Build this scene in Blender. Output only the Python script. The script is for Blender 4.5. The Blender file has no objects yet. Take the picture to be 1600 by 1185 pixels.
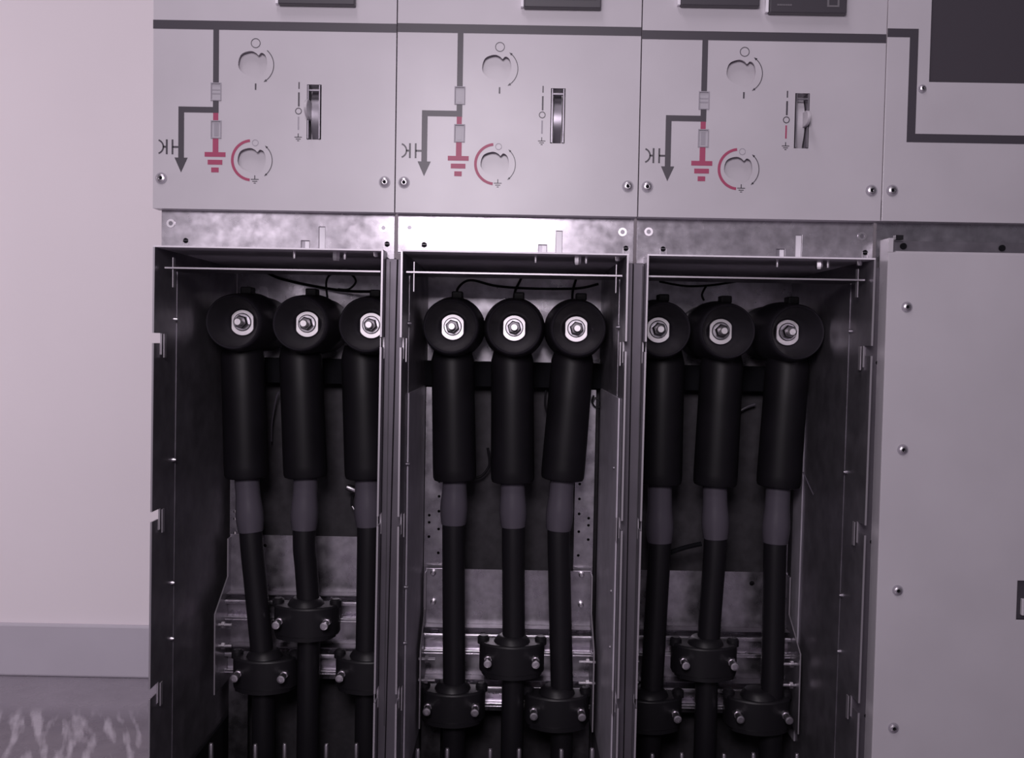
import bpy, bmesh, math, random
from mathutils import Vector, Matrix
random.seed(7)
SC = bpy.context.scene
COL = SC.collection
# ------------------------------------------------------------------ camera
F = 1500.0
CAMP = Vector((.4904, -1.2918, -.1707))
YAW, PITCH, ROLL = .0034, -.0384, -.018
def rot(a, b, c):
    Rz = Matrix.Rotation(a, 3, 'Z'); Rx = Matrix.Rotation(b, 3, 'X'); Ry = Matrix.Rotation(-c, 3, 'Y')
    Ry = Matrix(((math.cos(c), 0, math.sin(c)), (0, 1, 0), (-math.sin(c), 0, math.cos(c))))
    return Rz @ Rx @ Ry
RC = rot(YAW, PITCH, ROLL)
cam = bpy.data.cameras.new('camera'); cam_o = bpy.data.objects.new('camera', cam); COL.objects.link(cam_o)
right, fwd, up = RC @ Vector((1, 0, 0)), RC @ Vector((0, 1, 0)), RC @ Vector((0, 0, 1))
M3 = Matrix((right, up, -fwd)).transposed()
cam_o.matrix_world = Matrix.Translation(CAMP) @ M3.to_4x4()
cam.sensor_fit = 'HORIZONTAL'; cam.sensor_width = 36; cam.lens = F / 1600 * 36
cam.clip_start = .02; cam.clip_end = 50
SC.camera = cam_o
# ------------------------------------------------------------------ world, lights, exposure
w = bpy.data.worlds.new('world'); SC.world = w; w.use_nodes = True
bg = w.node_tree.nodes['Background']; bg.inputs[0].default_value = (.80, .72, .86, 1); bg.inputs[1].default_value = .11
def area(name, loc, target, size, sizey, power, color):
    l = bpy.data.lights.new(name, 'AREA'); l.shape = 'RECTANGLE'; l.size = size; l.size_y = sizey
    l.energy = power; l.color = color
    o = bpy.data.objects.new(name, l); COL.objects.link(o); o.location = loc
    o.rotation_euler = (Vector(target) - Vector(loc)).to_track_quat('-Z', 'Y').to_euler()
    return o
area('window_light', (.36, -1.55, .30), (.36, 0, -.05), .38, .36, 13.0, (1, .90, .99))
area('strip_highlight_light', (-.46, -2.05, .22), (.2, 0, -.1), .34, .34, 1.7, (1, .90, .99))  # added light that gives the left header strip its highlight
area('wall_fill_light', (-1.35, -.12, .05), (-.25, .5, -.15), .5, 1.4, 7.0, (1, .885, .955))  # added fill to brighten the left wall, no source known there
area('floor_bounce_light', (.05, -1.2, 1.9), (.05, -1.1, 0), .3, 1.2, 14, (1, .90, .98))  # added overhead fill: floor bounce lifts the shelf undersides
SC.view_settings.view_transform = 'Standard'; SC.view_settings.look = 'None'
SC.view_settings.gamma = 1; SC.view_settings.use_curve_mapping = False
SC.view_settings.exposure = 0.0

def at(px, py, Y):
    d = RC @ Vector(((px - 800) / F, 1, -(py - 592.5) / F)); t = (Y - CAMP.y) / d.y
    p = CAMP + d * t
    return p.x, p.z
def AX(px, py, Y): return at(px, py, Y)[0]
def AZ(px, py, Y): return at(px, py, Y)[1]

# ------------------------------------------------------------------ materials
def mat(name, base, rough=.5, metal=0, spec=.5, noise=None, rnoise=None, bump=None, coat=0):
    m = bpy.data.materials.new(name); m.use_nodes = True
    nt = m.node_tree; b = nt.nodes['Principled BSDF']
    b.inputs['Base Color'].default_value = (*base, 1); b.inputs['Roughness'].default_value = rough
    b.inputs['Metallic'].default_value = metal; b.inputs['Specular IOR Level'].default_value = spec
    b.inputs['Coat Weight'].default_value = coat
    tc = nt.nodes.new('ShaderNodeTexCoord')
    def tex(scale, kind='ShaderNodeTexNoise', stretch=(1, 1, 1)):
        mp = nt.nodes.new('ShaderNodeMapping'); mp.inputs['Scale'].default_value = stretch
        nt.links.new(tc.outputs['Object'], mp.inputs['Vector'])
        t = nt.nodes.new(kind); t.inputs['Scale'].default_value = scale
        nt.links.new(mp.outputs['Vector'], t.inputs['Vector'])
        if kind == 'ShaderNodeTexNoise': t.inputs['Detail'].default_value = 4
        return t
    if noise:                       # (scale, amount, kind)
        sc, am, kind = noise[:3]; st = noise[3] if len(noise) > 3 else (1, 1, 1)
        t = tex(sc, kind, st); r = nt.nodes.new('ShaderNodeMapRange')
        r.inputs['From Min'].default_value = .25 if kind == 'ShaderNodeTexNoise' else 0
        r.inputs['From Max'].default_value = .75 if kind == 'ShaderNodeTexNoise' else 1
        r.inputs['To Min'].default_value = 1 - am; r.inputs['To Max'].default_value = 1 + am
        src = t.outputs['Fac'] if kind == 'ShaderNodeTexNoise' else t.outputs['Color']
        nt.links.new(src, r.inputs['Value'])
        mx = nt.nodes.new('ShaderNodeVectorMath'); mx.operation = 'SCALE'
        mx.inputs[0].default_value = base; nt.links.new(r.outputs[0], mx.inputs['Scale'])
        nt.links.new(mx.outputs[0], b.inputs['Base Color'])
    if rnoise:
        sc, lo, hi, kind = rnoise[:4]; st = rnoise[4] if len(rnoise) > 4 else (1, 1, 1)
        t = tex(sc, kind, st); r = nt.nodes.new('ShaderNodeMapRange')
        r.inputs['From Min'].default_value = .3; r.inputs['From Max'].default_value = .7
        r.inputs['To Min'].default_value = lo; r.inputs['To Max'].default_value = hi
        src = t.outputs['Fac'] if kind == 'ShaderNodeTexNoise' else t.outputs['Color']
        nt.links.new(src, r.inputs['Value']); nt.links.new(r.outputs[0], b.inputs['Roughness'])
    if bump:
        sc, stg, st = bump
        t = tex(sc, 'ShaderNodeTexNoise', st); bp = nt.nodes.new('ShaderNodeBump')
        bp.inputs['Strength'].default_value = stg; bp.inputs['Distance'].default_value = .002
        nt.links.new(t.outputs['Fac'], bp.inputs['Height']); nt.links.new(bp.outputs[0], b.inputs['Normal'])
    return m
N, V = 'ShaderNodeTexNoise', 'ShaderNodeTexVoronoi'
M = dict(
 paint=mat('grey_paint', (.52, .49, .53), .30, 0, .5, (9, .05, N), (7, .32, .38, N), (160, .015, (1, 1, 1))),
 wall=mat('wall_paint', (.80, .74, .78), .85, 0, .2, (2.2, .03, N), None, (60, .12, (1, 1, 1))),
 skirting=mat('skirting_paint', (.50, .47, .53), .45, 0, .4, (6, .05, N)),
 floor=mat('floor_paint', (.26, .235, .275), .3, 0, .5, (14, .10, N), (26, .03, .40, N), (24, 1.0, (1, 1, 1))),
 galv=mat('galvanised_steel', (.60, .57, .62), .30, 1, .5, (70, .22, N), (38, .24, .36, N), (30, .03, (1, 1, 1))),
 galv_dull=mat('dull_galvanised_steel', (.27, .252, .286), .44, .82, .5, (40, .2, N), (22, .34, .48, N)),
 post=mat('post_steel', (.122, .110, .130), .45, .6, .4, (30, .12, N, (1, 1, .1)), (22, .40, .52, N)),
 header=mat('spangled_strip_steel', (.41, .385, .425), .24, .5, .4, (75, .26, N), (55, .17, .30, N), (24, .04, (1, 1, 1))),
 lining=mat('side_lining_steel', (.50, .465, .53), .42, .35, .5, (30, .12, N)),
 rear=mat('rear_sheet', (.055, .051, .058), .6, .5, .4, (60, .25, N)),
 edge=mat('cut_steel_edge', (.46, .43, .47), .40, .7),
 shelf=mat('shelf_steel', (.80, .75, .82), .5, .15, .4, (50, .1, N)),
 steel=mat('zinc_plated_steel', (.74, .70, .75), .34, 1),
 washer=mat('plated_contact', (.88, .84, .87), .40, .75, .5, (40, .06, N)),
 nut=mat('shaded_nut_steel', (.16, .15, .165), .28, 1),  # shading inside the nut is put into this dark base colour
 rubber=mat('black_rubber', (.0085, .0075, .0098), .48, 0, .22, (18, .25, N)),
 rubber2=mat('paler_black_rubber', (.027, .024, .031), .50, 0, .35, (12, .25, N)),  # a paler black than the boots, for the connector bodies
 plastic=mat('black_plastic', (.011, .010, .0125), .42, 0, .35),
 cable=mat('black_cable_sheath', (.010, .009, .0115), .42, 0, .35),
 sleeve=mat('grey_heat_shrink', (.085, .076, .096), .25, 0, .5),
 dark=mat('dark_print', (.062, .055, .068), .40, 0, .4),
 red=mat('red_print', (.35, .052, .12), .45, 0, .4),
 faint=mat('faint_print', (.15, .14, .155), .5, 0, .4),
 greyprint=mat('grey_print', (.32, .30, .34), .45, 0, .4),
 window=mat('indicator_window', (.42, .40, .44), .42, 0, .4),
 windark=mat('smoked_glass', (.062, .054, .066), .32, 0, .5, coat=.3),
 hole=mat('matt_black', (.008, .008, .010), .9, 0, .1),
 module=mat('indicator_housing', (.055, .049, .060), .4, 0, .5),
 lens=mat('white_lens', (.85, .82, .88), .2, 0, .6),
)

def floor_streaks(m):
    # darker strip with pale streaks along it
    nt = m.node_tree; b = nt.nodes['Principled BSDF']; lk = nt.links.new
    tc = nt.nodes.new('ShaderNodeTexCoord'); sp = nt.nodes.new('ShaderNodeSeparateXYZ'); lk(tc.outputs['Object'], sp.inputs[0])
    def rng(src, a, b_, c=0, d=1):
        r = nt.nodes.new('ShaderNodeMapRange'); r.inputs['From Min'].default_value = a; r.inputs['From Max'].default_value = b_
        r.inputs['To Min'].default_value = c; r.inputs['To Max'].default_value = d; lk(src, r.inputs['Value']); return r.outputs[0]
    def math_(op, x, y):
        n = nt.nodes.new('ShaderNodeMath'); n.operation = op; lk(x, n.inputs[0])
        if hasattr(y, 'links'): lk(y, n.inputs[1])
        else: n.inputs[1].default_value = y
        return n.outputs[0]
    mp = nt.nodes.new('ShaderNodeMapping'); mp.inputs['Scale'].default_value = (62, 8.5, 1); vr = nt.nodes.new('ShaderNodeVectorRotate'); vr.rotation_type = 'Z_AXIS'; vr.inputs['Angle'].default_value = -.42; lk(tc.outputs['Object'], vr.inputs['Vector']); lk(vr.outputs[0], mp.inputs[0])
    n1 = nt.nodes.new('ShaderNodeTexNoise'); n1.inputs['Scale'].default_value = 1; n1.inputs['Detail'].default_value = 2.5; lk(mp.outputs[0], n1.inputs['Vector'])
    streak = rng(n1.outputs['Fac'], .50, .66)
    band = rng(sp.outputs['Y'], .345, .300)
    xm = rng(sp.outputs['X'], -.46, -.34)
    f = math_('MULTIPLY', math_('MULTIPLY', streak, band), xm)
    old = b.inputs['Base Color'].links[0].from_socket
    mix1 = nt.nodes.new('ShaderNodeMix'); mix1.data_type = 'RGBA'; mix1.blend_type = 'MULTIPLY'; lk(rng(sp.outputs['Y'], .36, .28), mix1.inputs[0])
    lk(old, mix1.inputs[6]); mix1.inputs[7].default_value = (.60, .58, .60, 1)
    mix2 = nt.nodes.new('ShaderNodeMix'); mix2.data_type = 'RGBA'; lk(f, mix2.inputs[0]); lk(mix1.outputs[2], mix2.inputs[6]); mix2.inputs[7].default_value = (.43, .40, .45, 1)
    lk(mix2.outputs[2], b.inputs['Base Color'])
floor_streaks(M['floor'])
# ------------------------------------------------------------------ mesh builder
class MB:
    def __init__(s): s.v = []; s.f = []
    def add(s, vs, fs):
        n = len(s.v); s.v += [tuple(v) for v in vs]; s.f += [tuple(i + n for i in f) for f in fs]; return s
    def box(s, x0, x1, y0, y1, z0, z1):
        if x0 > x1: x0, x1 = x1, x0
        if y0 > y1: y0, y1 = y1, y0
        if z0 > z1: z0, z1 = z1, z0
        return s.add([(x0,y0,z0),(x1,y0,z0),(x1,y1,z0),(x0,y1,z0),(x0,y0,z1),(x1,y0,z1),(x1,y1,z1),(x0,y1,z1)],
              [(0,3,2,1),(4,5,6,7),(0,1,5,4),(1,2,6,5),(2,3,7,6),(3,0,4,7)])
    def lathe(s, o, d, prof, n=32):          # prof: list of (radius, distance along d)
        o = Vector(o); d = Vector(d).normalized(); a = d.orthogonal().normalized(); b = d.cross(a)
        vs = []; fs = []; k = len(prof)
        for r, h in prof:
            for i in range(n):
                t = 2 * math.pi * i / n; vs.append(o + d * h + (a * math.cos(t) + b * math.sin(t)) * max(r, 1e-5))
        for j in range(k - 1):
            for i in range(n):
                i2 = (i + 1) % n; fs.append((j*n+i, j*n+i2, (j+1)*n+i2, (j+1)*n+i))
        fs.append(tuple(range(n))[::-1]); fs.append(tuple((k-1)*n + i for i in range(n)))
        return s.add(vs, fs)
    def cyl(s, p0, p1, r, n=20, r1=None):
        p0 = Vector(p0); p1 = Vector(p1); return s.lathe(p0, p1 - p0, [(r, 0), (r if r1 is None else r1, (p1 - p0).length)], n)
    def poly(s, pts, a0, a1, axis='y'):      # extrude a simple polygon; pts (x,z) for y, (y,z) for x, (x,y) for z
        mp = {'y': lambda u, v, a: (u, a, v), 'x': lambda u, v, a: (a, u, v), 'z': lambda u, v, a: (u, v, a)}[axis]
        n = len(pts); vs = [mp(u, v, a0) for u, v in pts] + [mp(u, v, a1) for u, v in pts]
        fs = [tuple(range(n)), tuple(range(2*n-1, n-1, -1))] + [(i, (i+1) % n, n+(i+1) % n, n+i) for i in range(n)]
        return s.add(vs, fs)
    def tube(s, pts, rs, n=14, sub=8):
        P = [Vector(p) for p in pts]
        if not isinstance(rs, (list, tuple)): rs = [rs] * len(P)
        Q = []; R = []
        for i in range(len(P) - 1):
            p0 = P[max(i-1, 0)]; p1 = P[i]; p2 = P[i+1]; p3 = P[min(i+2, len(P)-1)]
            for k in range(sub):
                t = k / sub
                Q.append(.5*((2*p1)+(p2-p0)*t+(2*p0-5*p1+4*p2-p3)*t*t+(-p0+3*p1-3*p2+p3)*t**3)); R.append(rs[i]*(1-t)+rs[i+1]*t)
        Q.append(P[-1]); R.append(rs[-1]); vs = []; fs = []; a = None
        for i, q in enumerate(Q):
            d = (Q[min(i+1, len(Q)-1)] - Q[max(i-1, 0)]).normalized()
            a = d.orthogonal().normalized() if a is None else (a - d * a.dot(d)).normalized()
            b = d.cross(a)
            for k in range(n):
                t = 2*math.pi*k/n; vs.append(q + (a*math.cos(t) + b*math.sin(t))*R[i])
        for j in range(len(Q)-1):
            for k in range(n): fs.append((j*n+k, j*n+(k+1) % n, (j+1)*n+(k+1) % n, (j+1)*n+k))
        fs.append(tuple(range(n))[::-1]); fs.append(tuple((len(Q)-1)*n+k for k in range(n)))
        return s.add(vs, fs)
    def plate(s, outer, holes, a0, a1, axis='y'):   # extruded outline with holes
        bm = bmesh.new(); es = []
        for loop in [outer] + holes:
            vs = [bm.verts.new((u, v, 0)) for u, v in loop]
            es += [bm.edges.new((vs[i], vs[(i+1) % len(vs)])) for i in range(len(vs))]
        bmesh.ops.triangle_fill(bm, use_beauty=True, use_dissolve=False, edges=es)
        r = bmesh.ops.extrude_face_region(bm, geom=bm.faces[:])
        for e in r['geom']:
            if isinstance(e, bmesh.types.BMVert): e.co.z = 1
        bmesh.ops.recalc_face_normals(bm, faces=bm.faces)
        mp = {'y': lambda c: (c.x, a0+(a1-a0)*c.z, c.y), 'x': lambda c: (a0+(a1-a0)*c.z, c.x, c.y), 'z': lambda c: (c.x, c.y, a0+(a1-a0)*c.z)}[axis]
        bm.verts.ensure_lookup_table(); bm.verts.index_update()
        s.add([mp(v.co) for v in bm.verts], [[v.index for v in f.verts] for f in bm.faces]); bm.free(); return s
    def build(s, name, m, parent=None, smooth=True, bevel=0, label=None, loc=None):
        me = bpy.data.meshes.new(name)
        off = Vector(loc) if loc is not None else Vector((0, 0, 0))
        me.from_pydata([tuple(Vector(v) - off) for v in s.v], [], s.f)
        bm = bmesh.new(); bm.from_mesh(me); bmesh.ops.recalc_face_normals(bm, faces=bm.faces); bm.to_mesh(me); bm.free()
        me.materials.append(M[m]); me.update()
        if smooth: me.shade_smooth(); me.set_sharp_from_angle(angle=math.radians(35))
        o = bpy.data.objects.new(name, me); COL.objects.link(o)
        if parent is not None:
            o.parent = parent; o.location = off - world_loc(parent)
        else: o.location = off
        if bevel:
            b = o.modifiers.new('bevel', 'BEVEL'); b.width = bevel; b.segments = 2; b.limit_method = 'ANGLE'; b.angle_limit = math.radians(50)
        if label: o['label'] = label
        return o
def world_loc(o):
    v = Vector(o.location)
    while o.parent: o = o.parent; v += Vector(o.location)
    return v
def thing(name, label, cat, loc=(0, 0, 0), group=None):
    o = bpy.data.objects.new(name, None); o.empty_display_size = .03; COL.objects.link(o); o.location = loc
    o['label'] = label; o['category'] = cat
    if group: o['group'] = group
    return o
def tag(o, label, cat, group=None):
    o['label'] = label; o['category'] = cat
    if group: o['group'] = group
    return o
def struct(o): o['kind'] = 'structure'; return o
def circ(cx, cz, r, n=24, a0=0): return [(cx + r*math.cos(a0+2*math.pi*i/n), cz + r*math.sin(a0+2*math.pi*i/n)) for i in range(n)]
def smoothpoly(pts, sub=4):
    out = []; n = len(pts)
    for i in range(n):
        p0, p1, p2, p3 = [Vector(pts[(i+k) % n]) for k in (-1, 0, 1, 2)]
        for k in range(sub):
            t = k/sub; q = .5*((2*p1)+(p2-p0)*t+(2*p0-5*p1+4*p2-p3)*t*t+(-p0+3*p1-3*p2+p3)*t**3); out.append((q.x, q.y))
    return out
def arcband(cx, cz, r, th, d0, d1, n=18):
    a = [math.radians(d0 + (d1-d0)*i/n) for i in range(n+1)]
    return [(cx+(r+th/2)*math.cos(t), cz+(r+th/2)*math.sin(t)) for t in a] + [(cx+(r-th/2)*math.cos(t), cz+(r-th/2)*math.sin(t)) for t in reversed(a)]

W = .325
ZF = -.816
# ------------------------------------------------------------------ setting
WY = .50
struct(MB().box(-2.2, 2.6, WY, WY+.12, ZF, 1.7).build('wall_back', 'wall', smooth=False))
fl = MB().plate([(-2.2, -3.0), (2.6, -3.0), (2.6, WY+.12), (-2.2, WY+.12)], [[(.004, .0), (1.40, .0), (1.40, .372), (.004, .372)]], ZF-.12, ZF, 'z')
fl = struct(fl.build('floor', 'floor', smooth=False))
pit = MB(); pit.box(0, 1.42, -.02, .39, -1.62, -1.60); pit.box(-.01, .01, -.02, .39, -1.60, ZF-.001); pit.box(1.40, 1.42, -.02, .39, -1.60, ZF-.12); pit.box(.0, 1.42, -.02, .0, -1.60, ZF-.12); pit.box(.0, 1.42, .372, .392, -1.60, ZF-.001)
pit.build('cable_trench', 'hole', fl, smooth=False)
zt = AZ(115, 977, WY-.012)
struct(MB().box(-2.2, -.02, WY-.012, WY, ZF, zt).build('baseboard_back', 'skirting', smooth=False, bevel=.004))

# ------------------------------------------------------------------ shared small parts
def screw(px, pz, y, parent, r=.0062, name='screw'):
    o = MB().lathe((px, y, pz), (0, -1, 0), [(r, 0), (r, .0015), (r*.85, .0032), (r*.5, .0042), (r*.45, .0042), (r*.42, .0022)], 18).build(name, 'steel', parent, loc=(px, y, pz))
    MB().lathe((px, y, pz), (0, -1, 0), [(r*.42, .0020), (r*.42, .0026)], 6).build('socket', 'hole', o, loc=(px, y, pz))
    MB().lathe((px, y, pz), (0, -1, 0), [(r*1.25, 0), (r*1.25, .0008)], 18).build('washer', 'greyprint', o, loc=(px, y, pz))
    return o

# ------------------------------------------------------------------ control panels
ORD = ['leftmost', 'second from left', 'third from left', 'rightmost']
APPLE = smoothpoly([(-18.9,0),(-17.3,9.2),(-12.7,15),(-2.3,18),(4.6,15.6),(8.1,12.6),(11.5,15.8),(16.1,13.8),(18.9,8),(19.6,0),(17.3,-9.2),(12.7,-15.5),(6.9,-18.6),(-2.3,-15.6),(-11.5,-11.6),(-17,-6.2)])
def L(px, py):      # bay 2 pixel -> local panel coordinates
    x, z = at(px, py, 0); return x - W, z
PT = .0004          # thickness of printed marks
def control_panel(i):
    x0 = i*W
    lab = ['leftmost light grey control panel, above the first open cable cabinet',
           'light grey control panel above the middle open cable bay, palest of the four',
           'light grey control panel above the third cable bay, carrying two dark indicator modules'][i]
    t = thing('mimic_board', lab, 'panel', (x0+W/2, 0, 0), 'control panels of the switchgear')
    dz = (0, .0005, -.0005)[i]
    P = lambda px, py: (x0 + L(px, py)[0], L(px, py)[1] + dz)
    g = .0008; zt = .44
    h1 = P(775.6, 107.5); h2 = P(772.5, 258)
    hole1 = [(h1[0]+a*.001, h1[1]+b*.001) for a, b in APPLE]
    hole2 = [(h2[0]+a*.00098, h2[1]+b*.00095) for a, b in APPLE]
    sa = P(861, 138.5); sb = P(882, 225)
    slot = [(sa[0], sb[1]), (sb[0], sb[1]), (sb[0], sa[1]), (sa[0], sa[1])]
    ins = [P(718.5, 150), P(718, 209)]
    ih = [[(c[0]-.0058, c[1]-.0105), (c[0]+.0058, c[1]-.0105), (c[0]+.0058, c[1]+.0105), (c[0]-.0058, c[1]+.0105)] for c in ins]
    fp = MB(); fp.plate([(x0+g, 0), (x0+W-g, 0), (x0+W-g, zt), (x0+g, zt)], [hole1, hole2, slot] + ih, 0, .0025)
    fp.build('face_plate', 'paint', t, smooth=False, bevel=.0006)
    b = MB(); b.box(x0+g, x0+W-g, .0025, .024, 0, .002); b.box(x0+g, x0+g+.002, .0025, .024, .002, zt); b.box(x0+W-g-.002, x0+W-g, .0025, .024, .002, zt)
    b.build('return_flange', 'paint', t, smooth=False)
    # busbar line and branch
    m = MB(); zb = {0: AZ(428, 41, 0), 1: AZ(808, 46.3, 0), 2: AZ(1190, 57.3, 0)}[i]
    vx = x0 + L(719, 100)[0]; hw = .0038
    m.box(x0+g if i else x0+.0005, x0+W-g, -PT, 0, zb-.0058, zb+.0058)
    zi = [c[1] for c in ins]
    m.box(vx-hw, vx+hw, -PT, 0, zi[0]+.0118, zb-.0058)
    zbr = P(690, 178)[1]; bx = P(663.5, 200)[0]
    m.box(vx-hw, vx+hw, -PT, 0, zbr-.004, zi[0]-.0118)
    m.box(bx+hw, vx-hw, -PT, 0, zbr-.0038, zbr+.0038)
    tip = P(663, 276); za = tip[1]+.0195
    m.box(bx-hw, bx+hw, -PT, 0, za, zbr+.0038)
    m.poly([(bx-.0088, za), (bx, tip[1]), (bx+.0088, za)], -PT, 0)
    m.build('mimic_line', 'dark', t, smooth=False)
    m = MB(); zc = tip[1]+.0335                            # capacitive voltage tap symbol
    m.box(bx-.0115, bx-hw, -PT, 0, zc-.0012, zc+.0012)
    m.box(bx-.0127, bx-.0104, -PT, 0, zc-.0098, zc+.0098); m.box(bx-.0204, bx-.0180, -PT, 0, zc-.0098, zc+.0098)
    m.box(bx-.0240, bx-.0204, -PT, 0, zc-.0012, zc+.0012)
    m.poly(arcband(bx-.0330, zc, .0092, .0020, -72, 72), -PT, 0)
    m.build('voltage_tap_symbol', 'dark', t, smooth=False)
    m = MB(); ze = P(716, 248)[1]
    m.box(vx-hw*.9, vx+hw*.9, -PT, 0, zi[1]+.0118, zbr-.004); m.build('red_stub', 'red', t, smooth=False); m = MB()
    m.box(vx-hw, vx+hw, -PT, 0, ze+.003, zi[1]-.0118)
    es = m.build('earthing_symbol', 'red', t, smooth=False)
    for k, (hwid, zz) in enumerate(((.0140, 0), (.0098, -.0104), (.0050, -.0206))):
        MB().box(vx-hwid-.0006, vx+hwid-.0006, -PT, 0, ze+zz-.0032, ze+zz+(.0032 if k else .0030)).build('earthing_bar', 'red', es, smooth=False)
    for k, c in enumerate(ins):
        fr = MB(); fr.plate([(c[0]-.0072, c[1]-.0120), (c[0]+.0072, c[1]-.0120), (c[0]+.0072, c[1]+.0120), (c[0]-.0072, c[1]+.0120)], [ih[k]], -.0012, 0)
        wd = fr.build('switch_indicator', 'greyprint', t, smooth=False, bevel=.0003)
        MB().box(c[0]-.0058, c[0]+.0058, .001, .003, c[1]-.0105, c[1]+.0105).build('window_pane', 'window', wd, smooth=False)
        mm = MB()
        if k == 0 and i != 1:
            mm.box(c[0]-.0058, c[0]+.0058, .0006, .001, c[1]-.0030, c[1]-.0012); mm.box(c[0]-.0058, c[0]+.0058, .0006, .001, c[1]+.002, c[1]+.0036)
        else: mm.box(c[0]-.0030, c[0]+.0030, .0006, .001, c[1]-.0085, c[1]+.0085)
        mm.build('position_bar', 'window' if i == 1 else 'greyprint', wd, smooth=False)
    # openings with their shutters
    for k, (hx, hz) in enumerate((h1, h2)):
        s = MB(); s.box(hx-.030, hx+.030, .0095, .0110, hz-.028, hz+.028)
        s.build('opening_shutter', 'paint', t, smooth=False)
    o = P(781.3, 74)
    m = MB().plate(circ(*o, .0064, 28), [circ(*o, .0055, 28)], -PT, 0)
    c = P(779.6, 108); m.poly(arcband(*c, .0252, .0010, -52, 50), -PT, 0)
    for ang, s in ((53, 1), (-57, -1)):
        if i == 0 and s == 1: continue
        a = math.radians(ang); px_, pz_ = c[0]+.0252*math.cos(a), c[1]+.0252*math.sin(a)
        tx, tz = -math.sin(a)*s, math.cos(a)*s; nx, nz = math.cos(a), math.sin(a)
        m.poly([(px_+tx*.0022, pz_+tz*.0022), (px_+nx*.0017-tx*.0022, pz_+nz*.0017-tz*.0022), (px_-nx*.0017-tx*.0022, pz_-nz*.0017-tz*.0022)], -PT, 0)
    d = P(780.5, 142); m.box(d[0]-.0010, d[0]+.0010, -PT, 0, d[1]-.0042, d[1]+.0042)
    c2 = P(776, 257.5); m.poly(arcband(*c2, .0250, .0010, -48, 46), -PT, 0)
    for ang, s in ((48, 1), (-50, -1)):
        a = math.radians(ang); px_, pz_ = c2[0]+.0250*math.cos(a), c2[1]+.0250*math.sin(a)
        tx, tz = -math.sin(a)*s, math.cos(a)*s; nx, nz = math.cos(a), math.sin(a)
        m.poly([(px_+tx*.002, pz_+tz*.002), (px_+nx*.0015-tx*.002, pz_+nz*.0015-tz*.002), (px_-nx*.0015-tx*.002, pz_-nz*.0015-tz*.002)], -PT, 0)
    e = P(777.7, 287)
    def earth(mm, e, s=1):
        mm.box(e[0]-.0006*s, e[0]+.0006*s, -PT, 0, e[1], e[1]+.0052*s)
        for hwid, zz in ((.0052, 0), (.0034, -.0026), (.0014, -.005)): mm.box(e[0]-hwid*s, e[0]+hwid*s, -PT, 0, e[1]+zz*s-.0005, e[1]+zz*s+.0005)
    earth(m, e)
    sx = P(847.5, 180)
    m.box(sx[0]-.0006, sx[0]+.0010, -PT, 0, P(848, 145.5)[1], P(848, 135)[1])
    m.box(sx[0]-.0010, sx[0]+.0012, -PT, 0, P(848, 173)[1], P(848, 151)[1])
    cc = P(847.2, 180.3); m.plate(circ(*cc, .0045, 24), [circ(*cc, .0034, 24)], -PT, 0)
    earth(m, P(846.3, 221), .95)
    m.build('position_marks', 'dark', t, smooth=False)
    m = MB(); m.box(sx[0]-.0012, sx[0]+.0008, -PT, 0, P(847, 209.5)[1], P(847, 189)[1]); m.build('earth_position_bar', 'red' if i == 2 else 'greyprint', t, smooth=False)
    co = P(779, 229.8); m = MB().plate(circ(*co, .0044, 24), [circ(*co, .0036, 24)], -PT, 0)
    m.build('faint_ring_mark', 'greyprint', t, smooth=False)
    m = MB(); c3 = P(773.5, 257.3); m.poly(arcband(*c3, .0262, .0036, 96, 264, 30), -PT, 0)
    m.build('red_arc', 'red', t, smooth=False)
    # lever slot
    y1 = .020; zz0, zz1 = sb[1], sa[1]; xx0, xx1 = sa[0], sb[0]
    s = MB(); s.box(xx0-.001, xx0, .0025, y1, zz0-.001, zz1+.001); s.box(xx1, xx1+.001, .0025, y1, zz0-.001, zz1+.001)
    s.box(xx0, xx1, .0025, y1, zz1, zz1+.001); s.box(xx0, xx1, .0025, y1, zz0-.001, zz0); s.box(xx0-.001, xx1+.001, y1, y1+.001, zz0-.001, zz1+.001)
    sl = s.build('lever_slot', 'paint', t, smooth=False)
    xm = (xx0+xx1)/2
    prof = []
    zm = (zz0+zz1)/2; hh = (zz1-zz0)/2 - .003
    for k in range(13):
        a = k/12*2-1; prof.append((.0165 - .0125*(1-a*a), zm+hh*a))
    MB().poly(prof + [(.019, zm+hh), (.019, zm-hh)], xm-.0052, xm+.0052, 'x').build('curved_track', ('galv_dull', 'galv_dull', 'paint')[i], sl)
    f = MB(); f.box(xx0+.0012, xx0+.0026, -.0015, .018, zz0+.001, zz1-.001); f.box(xx1-.0030, xx1-.0016, -.0015, .018, zz0+.001, zz1-.001)
    f.box(xx0+.003, xx1-.003, -.001, .004, zz1-.0085, zz1-.0068)
    f.build('guide_rail', 'galv_dull', sl, smooth=False)
    if i != 1:                     # half-round lever tab standing out of the slot
        xl_, s_ = (xx0+.0012, 1) if i == 0 else (xx1-.0075, 1)
        rr = .0125 if i == 0 else .0100
        pr = [(.012, zm+.002+rr), ] + [(-.004-(.022 if i == 0 else .016)*math.sin(math.pi*k/12), zm+.002+rr*math.cos(math.pi*k/12)) for k in range(13)] + [(.012, zm+.002-rr)]
        MB().poly(pr, xl_, xl_+.0042, 'x').build('lever_tab', 'paint', sl, bevel=.0008)
    # screws on the lower corners
    for sx_ in (.0125, .3115): screw(x0+sx_ - .0005, .0400, 0, t)
    # indicator modules cut by the top of the picture
    mods = {0: [(434, 554, 5.5, 7)], 1: [(819, 939, 10, 13)], 2: [(1065, 1187, 8, 9), (1203, 1323, 19, 21)]}[i]
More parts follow.
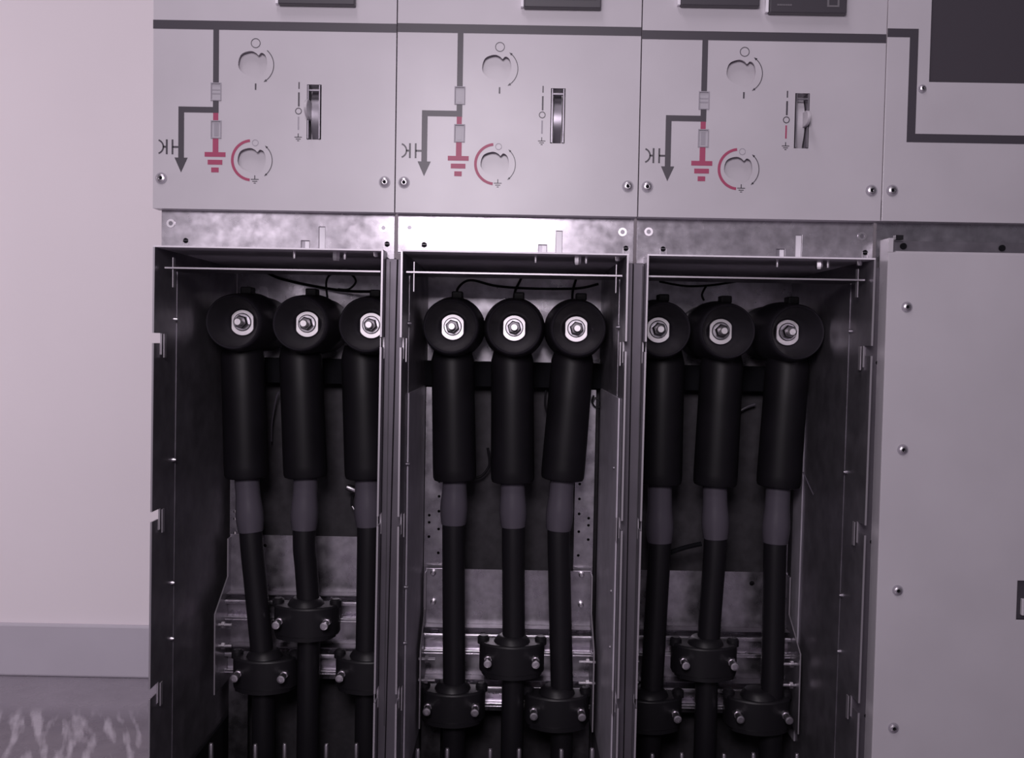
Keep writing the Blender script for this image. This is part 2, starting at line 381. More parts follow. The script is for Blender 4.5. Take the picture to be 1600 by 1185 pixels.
    for k, (a, b_, ya, yb) in enumerate(mods):
        xa = AX(a, ya, -.012); xb = AX(b_, yb, -.012); z = AZ((a+b_)/2, (ya+yb)/2, -.012)
        mo = MB().box(xa, xb, -.012, 0, z, z+.062).build('indicator_module', 'module', t, smooth=False, bevel=.0012)
        MB().box(xa-.0045, xa-.0006, -.008, 0, z+.0015, z+.060).build('side_sheen_strip', 'lens', mo, smooth=False, bevel=.0006)  # white strip paints the sheen along the module's left side
        r = MB()
        if i == 1: r.plate([(xa+.006, z+.010), (xb-.006, z+.010), (xb-.006, z+.055), (xa+.006, z+.055)], [[(xa+.0075, z+.0115), (xb-.0075, z+.0115), (xb-.0075, z+.0535), (xa+.0075, z+.0535)]], -.0126, -.012)
        if i == 1: r.build('label_border', 'faint', mo, smooth=False)
        if i == 2 and k == 1:
            r = MB()                                   # the small blurred lettering, letter-sized marks
            xx = xa+.0095
            for wd in (.0016, .0009, .0018, .0012, .0016, .0008, .0016, .0014, .0010, .0015):
                r.box(xx, xx+wd, -.0124, -.012, z+.0085, z+.0108); xx += wd+.0006
            r.build('small_print', 'faint', mo, smooth=False)
            rr = MB().plate([(xb-.026, z+.008), (xb-.010, z+.008), (xb-.010, z+.030), (xb-.026, z+.030)], [[(xb-.0235, z+.0102), (xb-.0125, z+.0102), (xb-.0125, z+.0278), (xb-.0235, z+.0278)]], -.0124, -.012)
            rr.build('frame_mark', 'faint', mo, smooth=False)
    return t
for i in range(3): control_panel(i)

# right-hand panel with the stepped busbar line and dark window
x0 = 3*W
t = thing('mimic_board', 'light grey control panel at far right with stepped black line and dark window', 'panel', (x0+.2, 0, 0), 'control panels of the switchgear')
xw0, zw0 = at(1452, 128, 0)
MB().plate([(x0+.0008, 0), (x0+.52, 0), (x0+.52, .44), (x0+.0008, .44)], [[(xw0, zw0), (x0+.45, zw0), (x0+.45, .40), (xw0, .40)]], 0, .0025).build('face_plate', 'paint', t, smooth=False, bevel=.0006)
MB().box(x0+.0008, x0+.52, .0025, .024, 0, .002).build('return_flange', 'paint', t, smooth=False)
MB().box(xw0, x0+.45, .004, .006, zw0, .40).build('dark_window', 'windark', t, smooth=False)
m = MB(); hb = .0056
zt_ = AZ(1410, 51.5, 0); xv = AX(1426, 130, 0); zl = AZ(1500, 217, 0)
m.box(x0+.0008, xv+hb, -PT, 0, zt_-hb, zt_+hb); m.box(xv-hb, xv+hb, -PT, 0, zl-hb, zt_-hb); m.box(xv+hb, x0+.52, -PT, 0, zl-hb, zl+hb)
m.build('mimic_line', 'dark', t, smooth=False)
screw(*at(1394, 298, 0), 0, t); screw(*at(1441, 139, 0), 0, t, .0045)

# ------------------------------------------------------------------ switchgear cabinets (open cable compartments)
ZB = ZF + .004
YB = .36
FB = [(AX(241, 386, -.02), AX(233, 1165, -.02), AX(597.5, 395, -.02), AX(584, 1165, -.02)),
      (AX(628, 392, -.02), AX(618, 1165, -.02), AX(981, 400, -.02), AX(964, 1165, -.02)),
      (AX(1012.5, 399, -.02), AX(992, 1165, -.02), AX(1367, 403, -.02), AX(1339.5, 1165, -.02))]
NOTCH = [-.167, -.406, -.646]
def side_outline(y0, y1, z0, z1, notches=True):
    p = [(.004, z0), (.004, z0-.3), (y1, z0-.3), (y1, z1), (y0, z1)]
    if notches:
        for zn in NOTCH:
            p += [(y0, zn), (y0+.028, zn), (y0+.028, zn-.029), (y0+.0215, zn-.029), (y0+.0215, zn-.0135), (y0, zn-.0135)]
    return p + [(y0, z0)]
def shear(mb, xt, xb, zt=-.055, zb=-.72):
    # a sheet that stands very slightly out of plumb, as measured top and bottom
    mb.v = [(v[0] + xb + (xt-xb)*(v[2]-zb)/(zt-zb), v[1], v[2]) for v in mb.v]; return mb
def cabinet(i):
    x0 = i*W
    lab = ['open galvanised cable cabinet at far left, beside the plain wall', 'open galvanised cable cabinet in the middle, its perforated rear strips in view',
           'open galvanised cable cabinet on the right, next to the closed grey cover'][i]
    t = thing('switchgear_cabinet', lab, 'cabinet', (x0+W/2, .17, ZF), 'open cable cabinets')
    lt, lb, rt, rb = FB[i]
    # side sheets
    for k, (xt, xb) in enumerate(((lt, lb), (rt, rb))):
        s = MB().plate(side_outline(-.020, YB, ZB, -.0535), [], -.0009, .0009, 'x'); shear(s, xt, xb)
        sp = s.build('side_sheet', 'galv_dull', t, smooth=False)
        e = MB()
        zs = [-.0535] + sum([[z, z-.0135] for z in NOTCH], []) + [ZB]
        for a in range(0, len(zs), 2): e.box(-.0012, .0012, -.0212, -.0198, zs[a], zs[a+1])
        for z in NOTCH:
            e.box(-.0012, .0012, .0078, .0090, z-.029, z); 
        shear(e, xt, xb).build('cut_edge', 'edge', sp, smooth=False)
        d = 1 if k == 0 else -1
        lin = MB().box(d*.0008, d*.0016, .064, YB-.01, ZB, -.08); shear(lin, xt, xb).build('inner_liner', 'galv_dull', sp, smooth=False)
        for zr in (-.147, -.345, -.52, -.60):
            xr = xb + (xt-xb)*(zr+.72)/(.665)
            MB().lathe((xr, .054, zr), (d, 0, 0), [(.0030, .0009), (.0030, .0025), (.0018, .0060)], 12).build('rivet', 'steel' if (i, k) == (0, 0) else 'galv_dull', sp)
    if i:
        for k in ((0, 1) if i == 1 else (1,)):
            d = 1 if k == 0 else -1; xt, xb = ((lt, lb), (rt, rb))[k]
            ln_ = MB().box(d*.0018, d*.0040, (.055 if d == 1 else .02) if i == 1 else .25, .296, ZB, -.245); shear(ln_, xt, xb).build('side_lining', 'lining', t, smooth=False)
    # top shelf, baffle with lip
    MB().box(lt-.0009, rt+.0009, -.0205, YB, -.0535, -.0515).build('top_shelf', 'shelf', t, smooth=False)
    bf = MB().box(x0+.0165, x0+.3065, .002, .080, -.0800, -.0786).build('baffle', 'post', t, smooth=False)
    MB().box(x0+.0165, x0+.3065, .0010, .0020, -.0801, -.0780).build('baffle_edge', 'edge', bf, smooth=False)
    for (dx, zz, l) in (((.026, -.073, .032),), ((.026, -.073, .032), (.298, -.072, .030)), ((.298, -.072, .030),))[i]:
        MB().box(x0+dx, x0+dx+.0011, .004, .012, zz-l, zz+.008).build('hanger_blade', 'edge', bf, smooth=False)
    for dx, r, l in ((.190, .0022, .010), (.246, .0052, .012), (.258, .0025, .010), (.300, .0040, .006)):
        MB().lathe((x0+dx, .006, -.0535), (0, 0, -1), [(r, 0), (r, l*.7), (r*.8, l)], 6 if r > .005 else 12).build('shelf_bolt', 'steel', t)
    # header strip above the opening
    hs = []
    for dx, dz, r in ((.039, -.0405, .0035), (.3135, -.0405, .0035)):
        hs.append(circ(x0+dx-.0008, dz, r, 16))
    dwx = AX((477, 848, 1220)[i], 380, .02); dww = AX((503, 873.5, 1248)[i], 380, .02)
    hs.append([(dwx-.0058, -.0500), (dwx+.0058, -.0500), (dwx+.0058, -.0375), (dwx-.0058, -.0375)])
    hs.append([(dww-.0042, -.0500), (dww+.0042, -.0500), (dww+.0042, -.0185), (dww-.0042, -.0185)])
    xa, xz = x0+(.0052 if i == 0 else .0022), x0+W-.0022
    z2 = -.0605
    h = MB().plate([(xa, -.051), (xa, .03), (xz, .03), (xz, z2), (xz-.006, z2-.0006), (xz-.0105, -.0575), (xz-.0115, -.051)] if i != 2 else
                   [(xa, z2), (xa, .03), (xz, .03), (xz, -.051), (xa+.0150, -.051), (xa+.0140, -.0575), (xa+.0095, z2-.0006)], hs, .020, .0215)
    hd = h.build('header_strip', 'header', t, smooth=False, bevel=.0004)
    MB().box(xa, xz, .0232, .0240, -.052, .03).build('backing_sheet', 'galv_dull', hd, smooth=False)
    MB().box(dwx-.0005, dwx+.0050, .0215, .0230, -.0500, -.0385).build('latch_tongue', 'lens', hd, smooth=False)
    MB().box(dww-.0038, dww+.0038, .0216, .0226, -.0500, -.0190).build('bright_tab', 'lens', hd, smooth=False)
    for dx in (.039, .3135):
        MB().lathe((x0+dx-.0008, .0218, -.0405), (0, -1, 0), [(.0034, -.001), (.0034, .0002)], 16).build('bolt_hole', 'hole', hd)
        MB().plate([(x0+dx-.0050, -.0500), (x0+dx+.0038, -.0500), (x0+dx+.0038, -.0400), (x0+dx-.0050, -.0400)], [[(x0+dx-.0042, -.0498), (x0+dx+.0030, -.0498), (x0+dx+.0030, -.0402), (x0+dx-.0042, -.0402)]], .0192, .0200).build('notch_tab', 'edge', hd, smooth=False)
    for dx, dz in ((.0180, -.0175), (.3075, -.0185)):
        MB().plate(circ(x0+dx, dz, .0058, 20), [circ(x0+dx, dz, .0030, 20)], .0190, .0200).build('rivet_ring', 'steel', hd)
        MB().lathe((x0+dx, .0200, dz), (0, -1, 0), [(.0030, 0), (.0030, .0004)], 14).build('rivet_core', 'galv_dull', hd)
    # front posts beside the opening
    sm = [None, .3290, .6465, .9745]
    yp = .006
    def post(xa_t, xb_t, xa_b, xb_b):
        p = MB(); p.add([(xa_b, yp, ZB), (xb_b, yp, ZB), (xb_b, yp+.03, ZB), (xa_b, yp+.03, ZB), (xa_t, yp, -.0615), (xb_t, yp, -.0615), (xb_t, yp+.03, -.0615), (xa_t, yp+.03, -.0615)],
              [(0,3,2,1),(4,5,6,7),(0,1,5,4),(1,2,6,5),(2,3,7,6),(3,0,4,7)])
        return p.build('front_post', 'post', t, smooth=False, bevel=.0008)
    sbm = [None, AX(601, 1165, .006), AX(975, 1165, .006), None]
    if i in (0, 1): pr = post(rt+.0011, sm[i+1]-.0005, rb+.0011, sbm[i+1]-.0005)
    if i in (1, 2): pl = post(sm[i]+.0005, lt-.0011, sbm[i]+.0005, lb-.0011)
    if i == 2: post(rt+.0011, .9790, rb+.0011, AX(1352, 1165, .006))
    if i == 2:
        q = MB(); xs = AX(1000, 600, .004); q.box(xs, xs+.0012, yp-.0006, yp, ZB, -.065); q.build('post_crease', 'rear', t, smooth=False)
    if i == 0:
        q = MB(); q.box(rt+.0065, rt+.0075, yp-.0004, yp, -.70, -.065); q.build('post_crease', 'rear', t, smooth=False)
    # hook tabs behind the notches
    for z in NOTCH:
        for xx, s in ((lt, 1), (rt, -1)):
            zz = z-.016; xq = (xx if s == 1 else xx) ; fr = (zz+.72)/.665
            xq = (lb + (lt-lb)*fr) if s == 1 else (rb + (rt-rb)*fr)
            MB().box(xq+s*.0035, xq+s*.0049, .0070, .0145, z-.033, z-.001).build('hook_tab', 'edge', t, smooth=False)
    # rear: tank wall, black bar for the shadow gap below it, rear sheet and perforated strips
    za = AZ(800, 573, YB-.01); zb_ = AZ(800, 605, .31)
    MB().box(x0+.012, x0+.313, YB-.006, YB, za, -.0535).build('tank_wall', 'galv', t, smooth=False)
    MB().box(x0+.012, x0+.313, .315, .352, zb_, za+.008).build('shadow_gap_bar', 'hole', t, smooth=False)  # painted black in place of the shade under the tank
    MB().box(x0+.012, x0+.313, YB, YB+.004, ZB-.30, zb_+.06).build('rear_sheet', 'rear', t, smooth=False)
    for s, (ca, cb) in ((0, (x0+.018, x0+.050)), (1, (x0+.268, x0+.300))):
        ho = []
        xh = ca+.024 if s == 0 else ca+.008; xh2 = ca+.008 if s == 0 else cb-.008
        for zz in (-.30, -.355, -.405, -.430, -.455, -.485, -.525, -.56): ho.append(circ(xh, zz, .0024, 10))
        for zz in (-.255, -.305, -.462, -.474, -.498): ho.append(circ(xh2 if zz < -.4 else (ca+cb)/2, zz if zz < -.4 else zz-.001, .0024, 10))
        ho = [h for h in ho]
        MB().plate([(ca, ZB-.3), (cb, ZB-.3), (cb, zb_-.002), (ca, zb_-.002)], ho, .300, .302).build('perforated_strip', 'galv', t, smooth=False)
    # gland plate with upright studs
    gp = MB().box(lb+.002, rb-.002, .100, .135, ZF+.002, ZF+.006).build('stud_rail', 'rear', t, smooth=False)
    px = [(285, 330, 399, 445, 510, 557), (653, 699, 766, 811, 877, 925), (1019, 1065, 1131, 1177, 1245, 1291)][i]
    py = [1163, 1171, 1176][i]
    for q, p in enumerate(px):
        xs, zs = at(p, py + (q % 2)*(-1) + (2 if i == 2 else 0), .12)
        MB().lathe((xs, .12, ZF+.006), (0, 0, 1), [(.0036, 0), (.0036, zs-ZF-.009), (.0026, zs-ZF-.006)], 12).build('floor_stud', 'steel', gp)
    return t
for i in range(3): cabinet(i)

# closed cabinet at the far right
x0 = 3*W
t = thing('switchgear_cabinet', 'closed galvanised cabinet at far right, mostly hidden by its grey cover', 'cabinet', (x0+.25, .17, ZF))
h = MB().plate([(x0+.0022, -.062), (x0+.52, -.062), (x0+.52, .03), (x0+.0022, .03)], [circ(*at(1368.5, 563, .02), .0001, 6)][:0], .020, .0215); h.build('header_strip', 'galv', t, smooth=False)
MB().box(.9790+.0012, x0+.50, .012, YB, ZB, -.0640).build('carcass', 'galv_dull', t, smooth=False)
for zz in (AZ(1371, 567, .006), AZ(1362, 847, .006), AZ(1355, 1119, .006)):
    MB().lathe((.9795, .0065, zz), (0, -1, 0), [(.0030, 0), (.0030, .0012)], 12).build('post_hole', 'hole', t)

# ------------------------------------------------------------------ grey cover on the closed cabinet
cv = thing('cover_panel', 'plain light grey cover plate closing the rightmost cabinet, screws down its left edge', 'cover panel', (1.25, -.02, ZF))
YC = -.022
a = at(1389, 372, YC); b = at(1362.5, 1180, YC); c = at(1600, 399, YC)
zt_ = AZ(1400, 394, YC)
xt_, xb_ = a[0], b[0]
def xedge(z): return xb_ + (xt_-xb_)*(z-b[1])/(a[1]-b[1])
# latch opening at the right
lx, lz0 = at(1588, 969, YC); _, lz1 = at(1588, 908, YC)
xe = xt_+.36
body = MB().plate([(xedge(ZB), ZB+.01), (xe, ZB+.01), (xe, zt_), (xedge(zt_), zt_)], [[(lx, lz0), (lx+.10, lz0), (lx+.10, lz1), (lx, lz1)]], YC, YC+.002)
body.build('face_sheet', 'paint', cv, smooth=False, bevel=.0010)
MB().add([(xedge(ZB), YC+.002, ZB+.01), (xedge(ZB)+.002, YC+.002, ZB+.01), (xedge(ZB)+.002, YC+.030, ZB+.01), (xedge(ZB), YC+.030, ZB+.01),
          (xt_, YC+.002, a[1]), (xt_+.002, YC+.002, a[1]), (xt_+.002, YC+.030, a[1]), (xt_, YC+.030, a[1])],
         [(0,3,2,1),(4,5,6,7),(0,1,5,4),(1,2,6,5),(2,3,7,6),(3,0,4,7)]).build('side_flange', 'paint', cv, smooth=False)
zf = AZ(1450, 376, YC+.018)
MB().box(xt_+.010, xe, YC+.002, YC+.020, zt_-.0005, zt_+.0015).build('top_flange', 'paint', cv, smooth=False)
MB().box(xt_+.013, xe, YC+.020, YC+.022, zt_, zf-.001).build('top_lip', 'galv_dull', cv, smooth=False)
MB().box(xt_, xt_+.006, YC, YC+.004, zt_, a[1]).build('corner_lug', 'paint', cv, smooth=False)
for p in ((1411, 385), (1565, 388)):
    q = at(*p, YC+.02); MB().lathe((q[0], YC+.0205, q[1]), (0, -1, 0), [(.0042, 0), (.0042, .003)], 14).build('lip_hole', 'hole', cv)
q = at(1402, 372, YC+.018); MB().box(q[0]-.005, q[0]+.005, YC+.010, YC+.020, q[1]-.003, q[1]+.003).build('rubber_stop', 'plastic', cv, smooth=False)
for p in ((1417, 480), (1410.5, 703), (1402.5, 923), (1396, 1138)): screw(*at(*p, YC), YC, cv, .0058)
lt_ = MB().box(lx+.0002, lx+.0998, YC+.004, YC+.012, lz0+.0002, lz1-.0002).build('latch_recess', 'module', cv, smooth=False)
kx, kz0 = at(1595.5, 962, YC); kz1 = AZ(1595, 936, YC)
MB().box(kx, lx+.08, YC-.002, YC+.004, kz0, kz1).build('latch_pull', 'paint', lt_, smooth=False, bevel=.001)

# ------------------------------------------------------------------ cable terminations
BY = .225
CON = [[(379, 504.5), (480, 507), (580, 509)], [(707.4, 511.5), (803.5, 513), (900.4, 514.5)], [(1028.6, 516), (1126, 518.5), (1230.5, 520)]]
# boot top, boot bottom, sleeve bottom, cable pixel positions
BOOT = [[(378, 560, 385.5, 747, 392, 831, 410, 1030), (469, 560, 477.5, 746, 475, 828, 482, 950), (566, 560, 573, 748, 576, 823, 573, 1030)],
        [(707, 562, 710.5, 751, 708.5, 820, 709.5, 1082), (800.5, 562, 801, 754, 802, 824, 802.5, 1000), (895, 562, 878.5, 750, 872.5, 829, 878, 1085)],
        [(1037, 562, 1031, 757, 1031, 848, 1018, 1085), (1129, 562, 1117, 759, 1118, 842, 1107, 1000), (1232, 562, 1216, 761, 1211, 849, 1206, 1085)]]
POS = ['left', 'centre', 'right']; BAYN = ['leftmost', 'middle', 'right-hand']
CL = [[((367, 440), 1060), ((432, 507), 977), ((531, 606), 1060)],
      [((667, 742), 1112), ((762, 837), 1037), ((834, 909), 1119)],
      [((983, 1058), 1122), ((1071, 1147), 1040), ((1156, 1232), 1124)]]
DISH = [(.0175, .2180), (.0215, .2140), (.0300, .1880), (.0350, .1720), (.0375, .1625), (.0384, .1600), (.0398, .1590), (.0412, .1605), (.0428, .1690),
        (.0440, .1800), (.0455, .2000), (.0480, .2350), (.0492, .2450), (.0492, .2680), (.0480, .2730), (.0455, .2800), (.0455, .3480), (.0400, .3520)]
for i in range(3):
    for j in range(3):
        cx, cz = at(*CON[i][j], .2126)
        bt = BOOT[i][j]
        t = thing('cable_termination', '%s black cable connector in the %s open cabinet%s' % (POS[j], BAYN[i], ', half hidden by the post' if (i, j) in ((0, 2), (2, 0)) else ', its bolt bare'), 'cable connector', (cx, BY, cz), 'black cable connectors')
        # connector body: hollow revolve around the depth axis
        DISHJ = DISH
        b = MB().lathe((cx, 0, cz), (0, 1, 0), DISHJ, 48); b.f = b.f[:-2]
        b.build('connector_body', 'rubber2', t)
        MB().lathe((cx, .2185, cz), (0, 1, 0), [(.024, 0), (.024, .004)], 32).build('inner_seal', 'rubber', t)
        # flat-sided contact washer
        n = 40; pts = []
        for k in range(n):
            a_ = 2*math.pi*k/n; x_, z_ = .0200*math.cos(a_), .0200*math.sin(a_)
            x_ = max(-.0172, min(.0172, x_)); pts.append((cx+x_, cz+z_))
        MB().plate(pts, [circ(cx, cz+.001, .0072, 20)], .2120, .2165).build('contact_washer', 'washer', t, bevel=.0004)
        nn = MB(); nn.lathe((cx, .2120, cz+.001), (0, -1, 0), [(.0138, 0), (.0142, .001), (.0128, .0022)], 28); nn.build('spring_washer', 'galv', t)
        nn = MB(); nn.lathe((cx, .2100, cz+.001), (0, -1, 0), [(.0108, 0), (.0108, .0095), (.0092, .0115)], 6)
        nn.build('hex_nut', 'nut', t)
        MB().lathe((cx, .2005, cz+.001), (0, -1, 0), [(.0070, -.002), (.0070, .0002), (.0055, .0002), (.0055, .0155), (.0048, .0165)], 20).build('stud', 'washer', t)
        # voltage test block on top
        MB().box(cx-.002, cx+.015, .205, .232, cz+.044, cz+.0560).build('test_point', 'rubber', t, smooth=False, bevel=.002)
        # boot
        p0 = at(bt[0], bt[1], BY); p1 = at(bt[2], bt[3], BY)
        v0 = Vector((p0[0], BY+.004, p0[1])); v1 = Vector((p1[0], BY, p1[1])); d = (v0-v1).normalized(); top = v0 + d*((cz-.031-v0.z)/d.z); ln = (top-v1).length
        MB().lathe(v1, d, [(.0200, .004), (.0290, .0), (.0325, .0015), (.0342, .006), (.0345, .02), (.0338, ln*.6), (.0335, ln-.02), (.028, ln)], 40).build('rubber_boot', 'rubber', t)
        # grey heat-shrink sleeve
        p2 = at(bt[4], bt[5], BY); v2 = Vector((p2[0], BY, p2[1])); u = (v1 - v2); l2 = u.length; u.normalize()
        MB().lathe(v2, u, [(.0184, 0), (.0194, .001), (.0202, .006), (.0214, .016), (.0219, .026), (.0214, .036), (.0202, .048), (.0194, .058), (.0190, l2), (.0188, l2+.012)], 32).build('grey_sleeve', 'sleeve', t)
        # cable down to the floor
        p3 = at(bt[6], bt[7], BY+.004); x3, z3 = p3
        pts = [v2 + u*.01, v2 - Vector((0, 0, .03)) + Vector(((x3-v2.x)*.12, 0, 0)), (v2.x*.5+x3*.5, BY+.002, (v2.z+z3)/2), (x3, BY+.004, z3), (x3+(x3-v2.x)*.10, BY+.006, z3-.08), (x3+(x3-v2.x)*.12, BY+.006, ZF-.30), (x3+(x3-v2.x)*.12, BY+.006, -1.599)]
        MB().tube(pts, .0180, 24).build('cable', 'cable', t)

# ------------------------------------------------------------------ cable brackets and clamps
for i in range(3):
    x0 = i*W; xc = x0+W/2-.002
    t = thing('cable_bracket', ['galvanised cable bracket in the leftmost open cabinet, mounted higher than the others', 'galvanised cable bracket in the middle open cabinet, screwed to the perforated strips',
                                'galvanised cable bracket in the right-hand open cabinet, one round hole in its plate'][i], 'bracket', (xc, .29, -.65), 'galvanised cable brackets')
    yt, yr1, yr1b, yr2, yr2b = ((838, 931, 985, 1014, 1058), (891, 983, 1037, 1065, 1110), (893, 986, 1040, 1068, 1113))[i]
    px = (500, 800, 1110)[i]
    zt = AZ(px, yt, .286); xl, xr = xc-.1370, xc+.1370
    zr1 = AZ(px, yr1+9, .262); zr2 = AZ(px, yr2+8, .262); zbm = zr2-.05
    hl = []
    if i == 2: hl.append(circ(*at(1175, 912, .286), .0042, 14))
    elif i == 0: hl.append(circ(*at(414, 853, .286), .0030, 12))
    MB().plate([(xl, zbm), (xr, zbm), (xr, zt), (xl, zt)], hl, .286, .288).build('back_plate', 'galv', t, smooth=False)
    for s, xx in ((0, xl), (1, xr)):
        z1 = zt-.004; z2 = zr1+.030; z3 = zr1+.010
        MB().plate([(.286, z1), (.272, z1), (.272, z2+.006), (.205, z3-.018), (.205, zbm), (.286, zbm)], [], xx-.0008, xx+.0008, 'x').build('cheek_plate', 'galv_dull', t, smooth=False)
        e = MB(); e.add([(xx-.001, .271, z2+.006), (xx+.001, .271, z2+.006), (xx+.001, .272, z2+.006), (xx-.001, .272, z2+.006),
                         (xx-.001, .204, z3-.018), (xx+.001, .204, z3-.018), (xx+.001, .205, z3-.018), (xx-.001, .205, z3-.018)],
                        [(0,1,2,3),(4,7,6,5),(0,4,5,1),(1,5,6,2),(2,6,7,3),(3,7,4,0)])
        e.box(xx-.001, xx+.001, .271, .272, z2+.006, z1); e.box(xx-.001, xx+.001, .204, .205, zbm, z3-.018)
        e.build('cheek_edge', 'edge', t, smooth=False)
        sg = 1 if s == 0 else -1
        for zz in (zr1-.030, zr1-.064):
            bo = MB(); bo.cyl((xx+sg*-.004, .222, zz), (xx+sg*.022, .222, zz), .0026, 10); ob = bo.build('cheek_bolt', 'steel', t)
            MB().lathe((xx+sg*.006, .222, zz), (sg, 0, 0), [(.0058, 0), (.0058, .005)], 6).build('nut', 'steel', ob)
    # slotted C rails
    for k, zr in enumerate((zr1, zr2)):
        r = MB(); h_ = .029
        r.box(xl+.001, xr-.001, .252, .2535, zr-.004, zr+.0006)                     # lips
        r.box(xl+.001, xr-.001, .252, .2535, zr-h_-.0006, zr-h_+.004)
        r.box(xl+.001, xr-.001, .252, .284, zr+.0006, zr+.0022)
        r.box(xl+.001, xr-.001, .252, .284, zr-h_-.0022, zr-h_-.0006)
        r.box(xl+.001, xr-.001, .270, .2715, zr-h_, zr)
        r.build('clamp_rail', 'galv', t, smooth=False, bevel=.0003)
        MB().box(xl+.001, xr-.001, .264, .285, zr+.008, zr+.0095).build('rail_ledge', 'post', t, smooth=False)
    if i == 1:
        for p in ((677, 895), (677, 941), (908.5, 898), (907.5, 945)):
            q = at(*p, .284); MB().lathe((q[0], .286, q[1]), (0, -1, 0), [(.0048, 0), (.0048, .003), (.0028, .004), (.0028, .010)], 12).build('screw', 'steel', t)
    for j in range(3):
        (pa, pb), py = CL[i][j]
        xa, za = at(pa, py, .190); xb, zb_ = at(pb, py, .190); xm = (xa+xb)/2; zm = (za+zb_)/2
        h_ = .027
        c = thing('cable_clamp', '%s black two-bolt cable clamp in the %s open cabinet' % (['lower left', 'raised centre', 'lower right'][j], BAYN[i]), 'clamp', (xm, .24, zm), 'black cable clamps')
        pr = []
        for k in range(17):
            a_ = -1 + 2*k/16; xx = a_*.0520; bul = max(0, math.cos(a_*math.pi/2))**.7
            pr.append((xm+xx, .2225 - .0260*bul + (.010 if abs(a_) > .97 else 0)))
        pr += [(xm+.052, .2500), (xm-.052, .2500)]
        # keep the saddle clear of its cable with an arched back
        back = []
        for k in range(13):
            a_ = math.pi*k/12; back.append((xm+.0190*math.cos(a_), .2290-.0190*math.sin(a_)+.0))
        pr = pr[:17] + [(xm+.052, .2500), (xm+.0190, .2500)] + back + [(xm-.0190, .2500), (xm-.052, .2500)]
        MB().poly(pr, zm-h_, zm+h_-.004, 'z').build('saddle', 'plastic', c, bevel=.003)
        MB().poly([(x_, y_-.0035 if k < 17 else y_) for k, (x_, y_) in enumerate([(xm+(x-xm)*.93, y) for x, y in pr[:17]] + [(xm+.03, .235), (xm+.02, .2195)] + [(xm-.02, .2195), (xm-.03, .235)])][:17] + [(xm+.040, .226), (xm-.040, .226)], zm-h_-.002, zm-h_+.004, 'z').build('lower_rib', 'plastic', c)
        MB().lathe((xm, .229, zm+h_-.006), (0, 0, 1), [(.0300, 0), (.0270, .006), (.0215, .012), (.0188, .013)], 32).build('collar', 'plastic', c)
        for s in (-1, 1):
            e = MB(); e.lathe((xm+s*.046, .236, zm+h_-.010), (0, 0, 1), [(.0095, 0), (.0095, .010), (.006, .013)], 16); e.build('ear', 'plastic', c)
        for xx in (xa, xb):
            sp = MB(); sp.lathe((xx, .224, zm), (0, -1, 0), [(.0046, 0), (.0046, .038), (.0036, .040)], 14); so = sp.build('clamp_bolt', 'steel', c)
            MB().lathe((xx, .222, zm), (0, -1, 0), [(.0085, .000), (.0085, .0025), (.0070, .0028), (.0070, .016), (.0062, .0175)], 6).build('nut', 'steel', so)
            MB().lathe((xx, .186, zm), (0, -1, 0), [(.0062, -.007), (.0064, .0), (.0060, .0018), (.0038, .0022), (.0036, .0006)], 18).build('bolt_tip', 'steel', so)

# ------------------------------------------------------------------ wires and loose bits
def wire(pts, r, m, label, name='control_wire', cat='wire', group=None):
    P = [(*[at(px, py, Y)[0:1][0]], Y, at(px, py, Y)[1]) for px, py, Y in pts]
    return tag(MB().tube(P, r, 8, 8).build(name, m), label, cat, group)
wire([(413, 424, .33), (440, 436, .32), (500, 449, .30), (545, 455, .29), (592, 456, .28)], .0023, 'cable', 'thin black wire sagging across the top of the leftmost cabinet')
wire([(512, 470, .27), (510, 440, .27), (520, 428, .27), (546, 428, .27), (556, 440, .27), (545, 452, .27), (528, 452, .27)], .0018, 'cable', 'looped thin black wire above the centre connector of the leftmost cabinet')
wire([(714, 466, .26), (716, 450, .27), (735, 438, .28), (775, 447, .29), (830, 451, .29), (900, 451, .29), (935, 444, .28)], .0021, 'cable', 'long thin black wire sagging above all three connectors of the middle cabinet')
wire([(803, 468, .26), (805, 455, .27), (812, 440, .28), (816, 432, .28)], .0021, 'cable', 'short thin black wire rising from the centre connector of the middle cabinet')
wire([(894, 470, .26), (895, 455, .27), (899, 440, .28), (902, 432, .28)], .0021, 'cable', 'short thin black wire rising from the right connector of the middle cabinet')
wire([(1030, 440, .30), (1070, 447, .30), (1110, 446, .30), (1150, 440, .30)], .0018, 'cable', 'thin black wire crossing the top of the right-hand open cabinet')
wire([(1100, 470, .29), (1097, 460, .29), (1104, 446, .29)], .0018, 'cable', 'short thin black wire above the centre connector of the right-hand open cabinet')
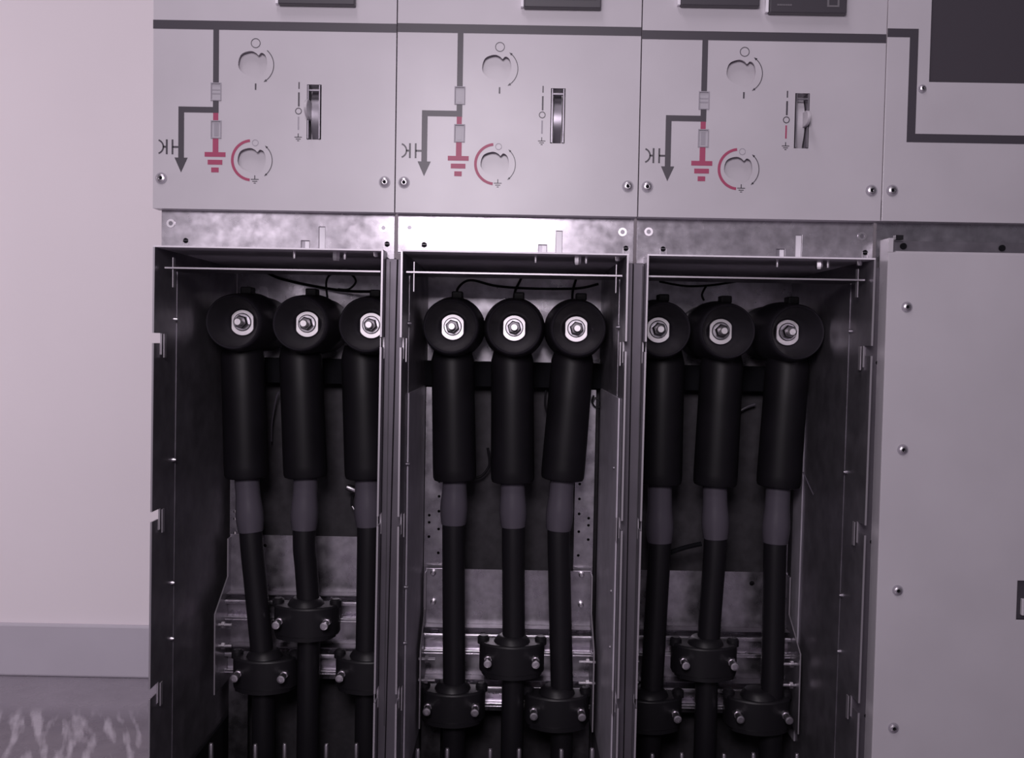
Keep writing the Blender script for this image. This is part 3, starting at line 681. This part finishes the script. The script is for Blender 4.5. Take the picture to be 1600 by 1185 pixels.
wire([(270, 905, .20), (272, 925, .21), (290, 938, .23), (330, 942, .27), (378, 934, .285)], .0028, 'cable', 'black earth wire sagging from the left wall of the leftmost cabinet to its bracket', 'earth_wire')
wire([(1046, 864, .27), (1070, 856, .27), (1096, 850, .27)], .0040, 'hole', 'short stout black wire between two cables of the right-hand open cabinet')
wire([(762, 700, .33), (765, 725, .33), (755, 742, .33), (742, 748, .33)], .0022, 'cable', 'black wire bending behind the left boot of the middle cabinet')
wire([(853, 610, .31), (852, 635, .31), (860, 652, .31), (868, 640, .31), (866, 612, .31)], .0018, 'cable', 'black wire loop hanging between centre and right boots of the middle cabinet')
wire([(424, 690, .33), (425, 660, .33), (431, 625, .33), (436, 612, .33)], .0016, 'sleeve', 'slim glossy wire between left and centre boots of the leftmost cabinet')
wire([(928, 618, .290), (925, 627, .290), (930, 636, .290), (937, 636, .290), (937, 627, .290), (930, 622, .290), (926, 630, .290)], .0013, 'cable', 'small black cable tie looped through the right perforated strip of the middle cabinet', 'cable_tie', 'cable tie')
wire([(1157, 642, .34), (1168, 636, .34), (1180, 632, .34)], .0025, 'sleeve', 'short grey rod end behind the right boots of the right-hand open cabinet', 'rod', 'rod')
wire([(1255, 738, .20), (1267, 765, .20), (1281, 794, .20)], .0012, 'sleeve', 'thin grey rod leaning beside the right boot of the right-hand open cabinet', 'rod', 'rod')
q = at(547, 765, .31)
t = thing('cable_lug', 'small crumpled metal cable lug beside the right sleeve of the leftmost cabinet', 'lug', (q[0], .31, q[1]))
MB().lathe((q[0]+.010, .312, q[1]-.002), (-.9, -.1, .35), [(.006, 0), (.0062, .012), (.0050, .017)], 12).build('lug_barrel', 'steel', t)
MB().tube([(q[0]+.004, .308, q[1]-.028), (q[0]+.009, .308, q[1]-.036), (q[0]+.011, .308, q[1]-.044)], .0016, 8, 6).build('bent_strand', 'steel', t)
MB().tube([(q[0]+.010, .312, q[1]-.002), (q[0]+.004, .314, q[1]-.012), (q[0]+.003, .311, q[1]-.022), (q[0]+.004, .308, q[1]-.028)], .0022, 8, 6).build('wire_tail', 'cable', t)
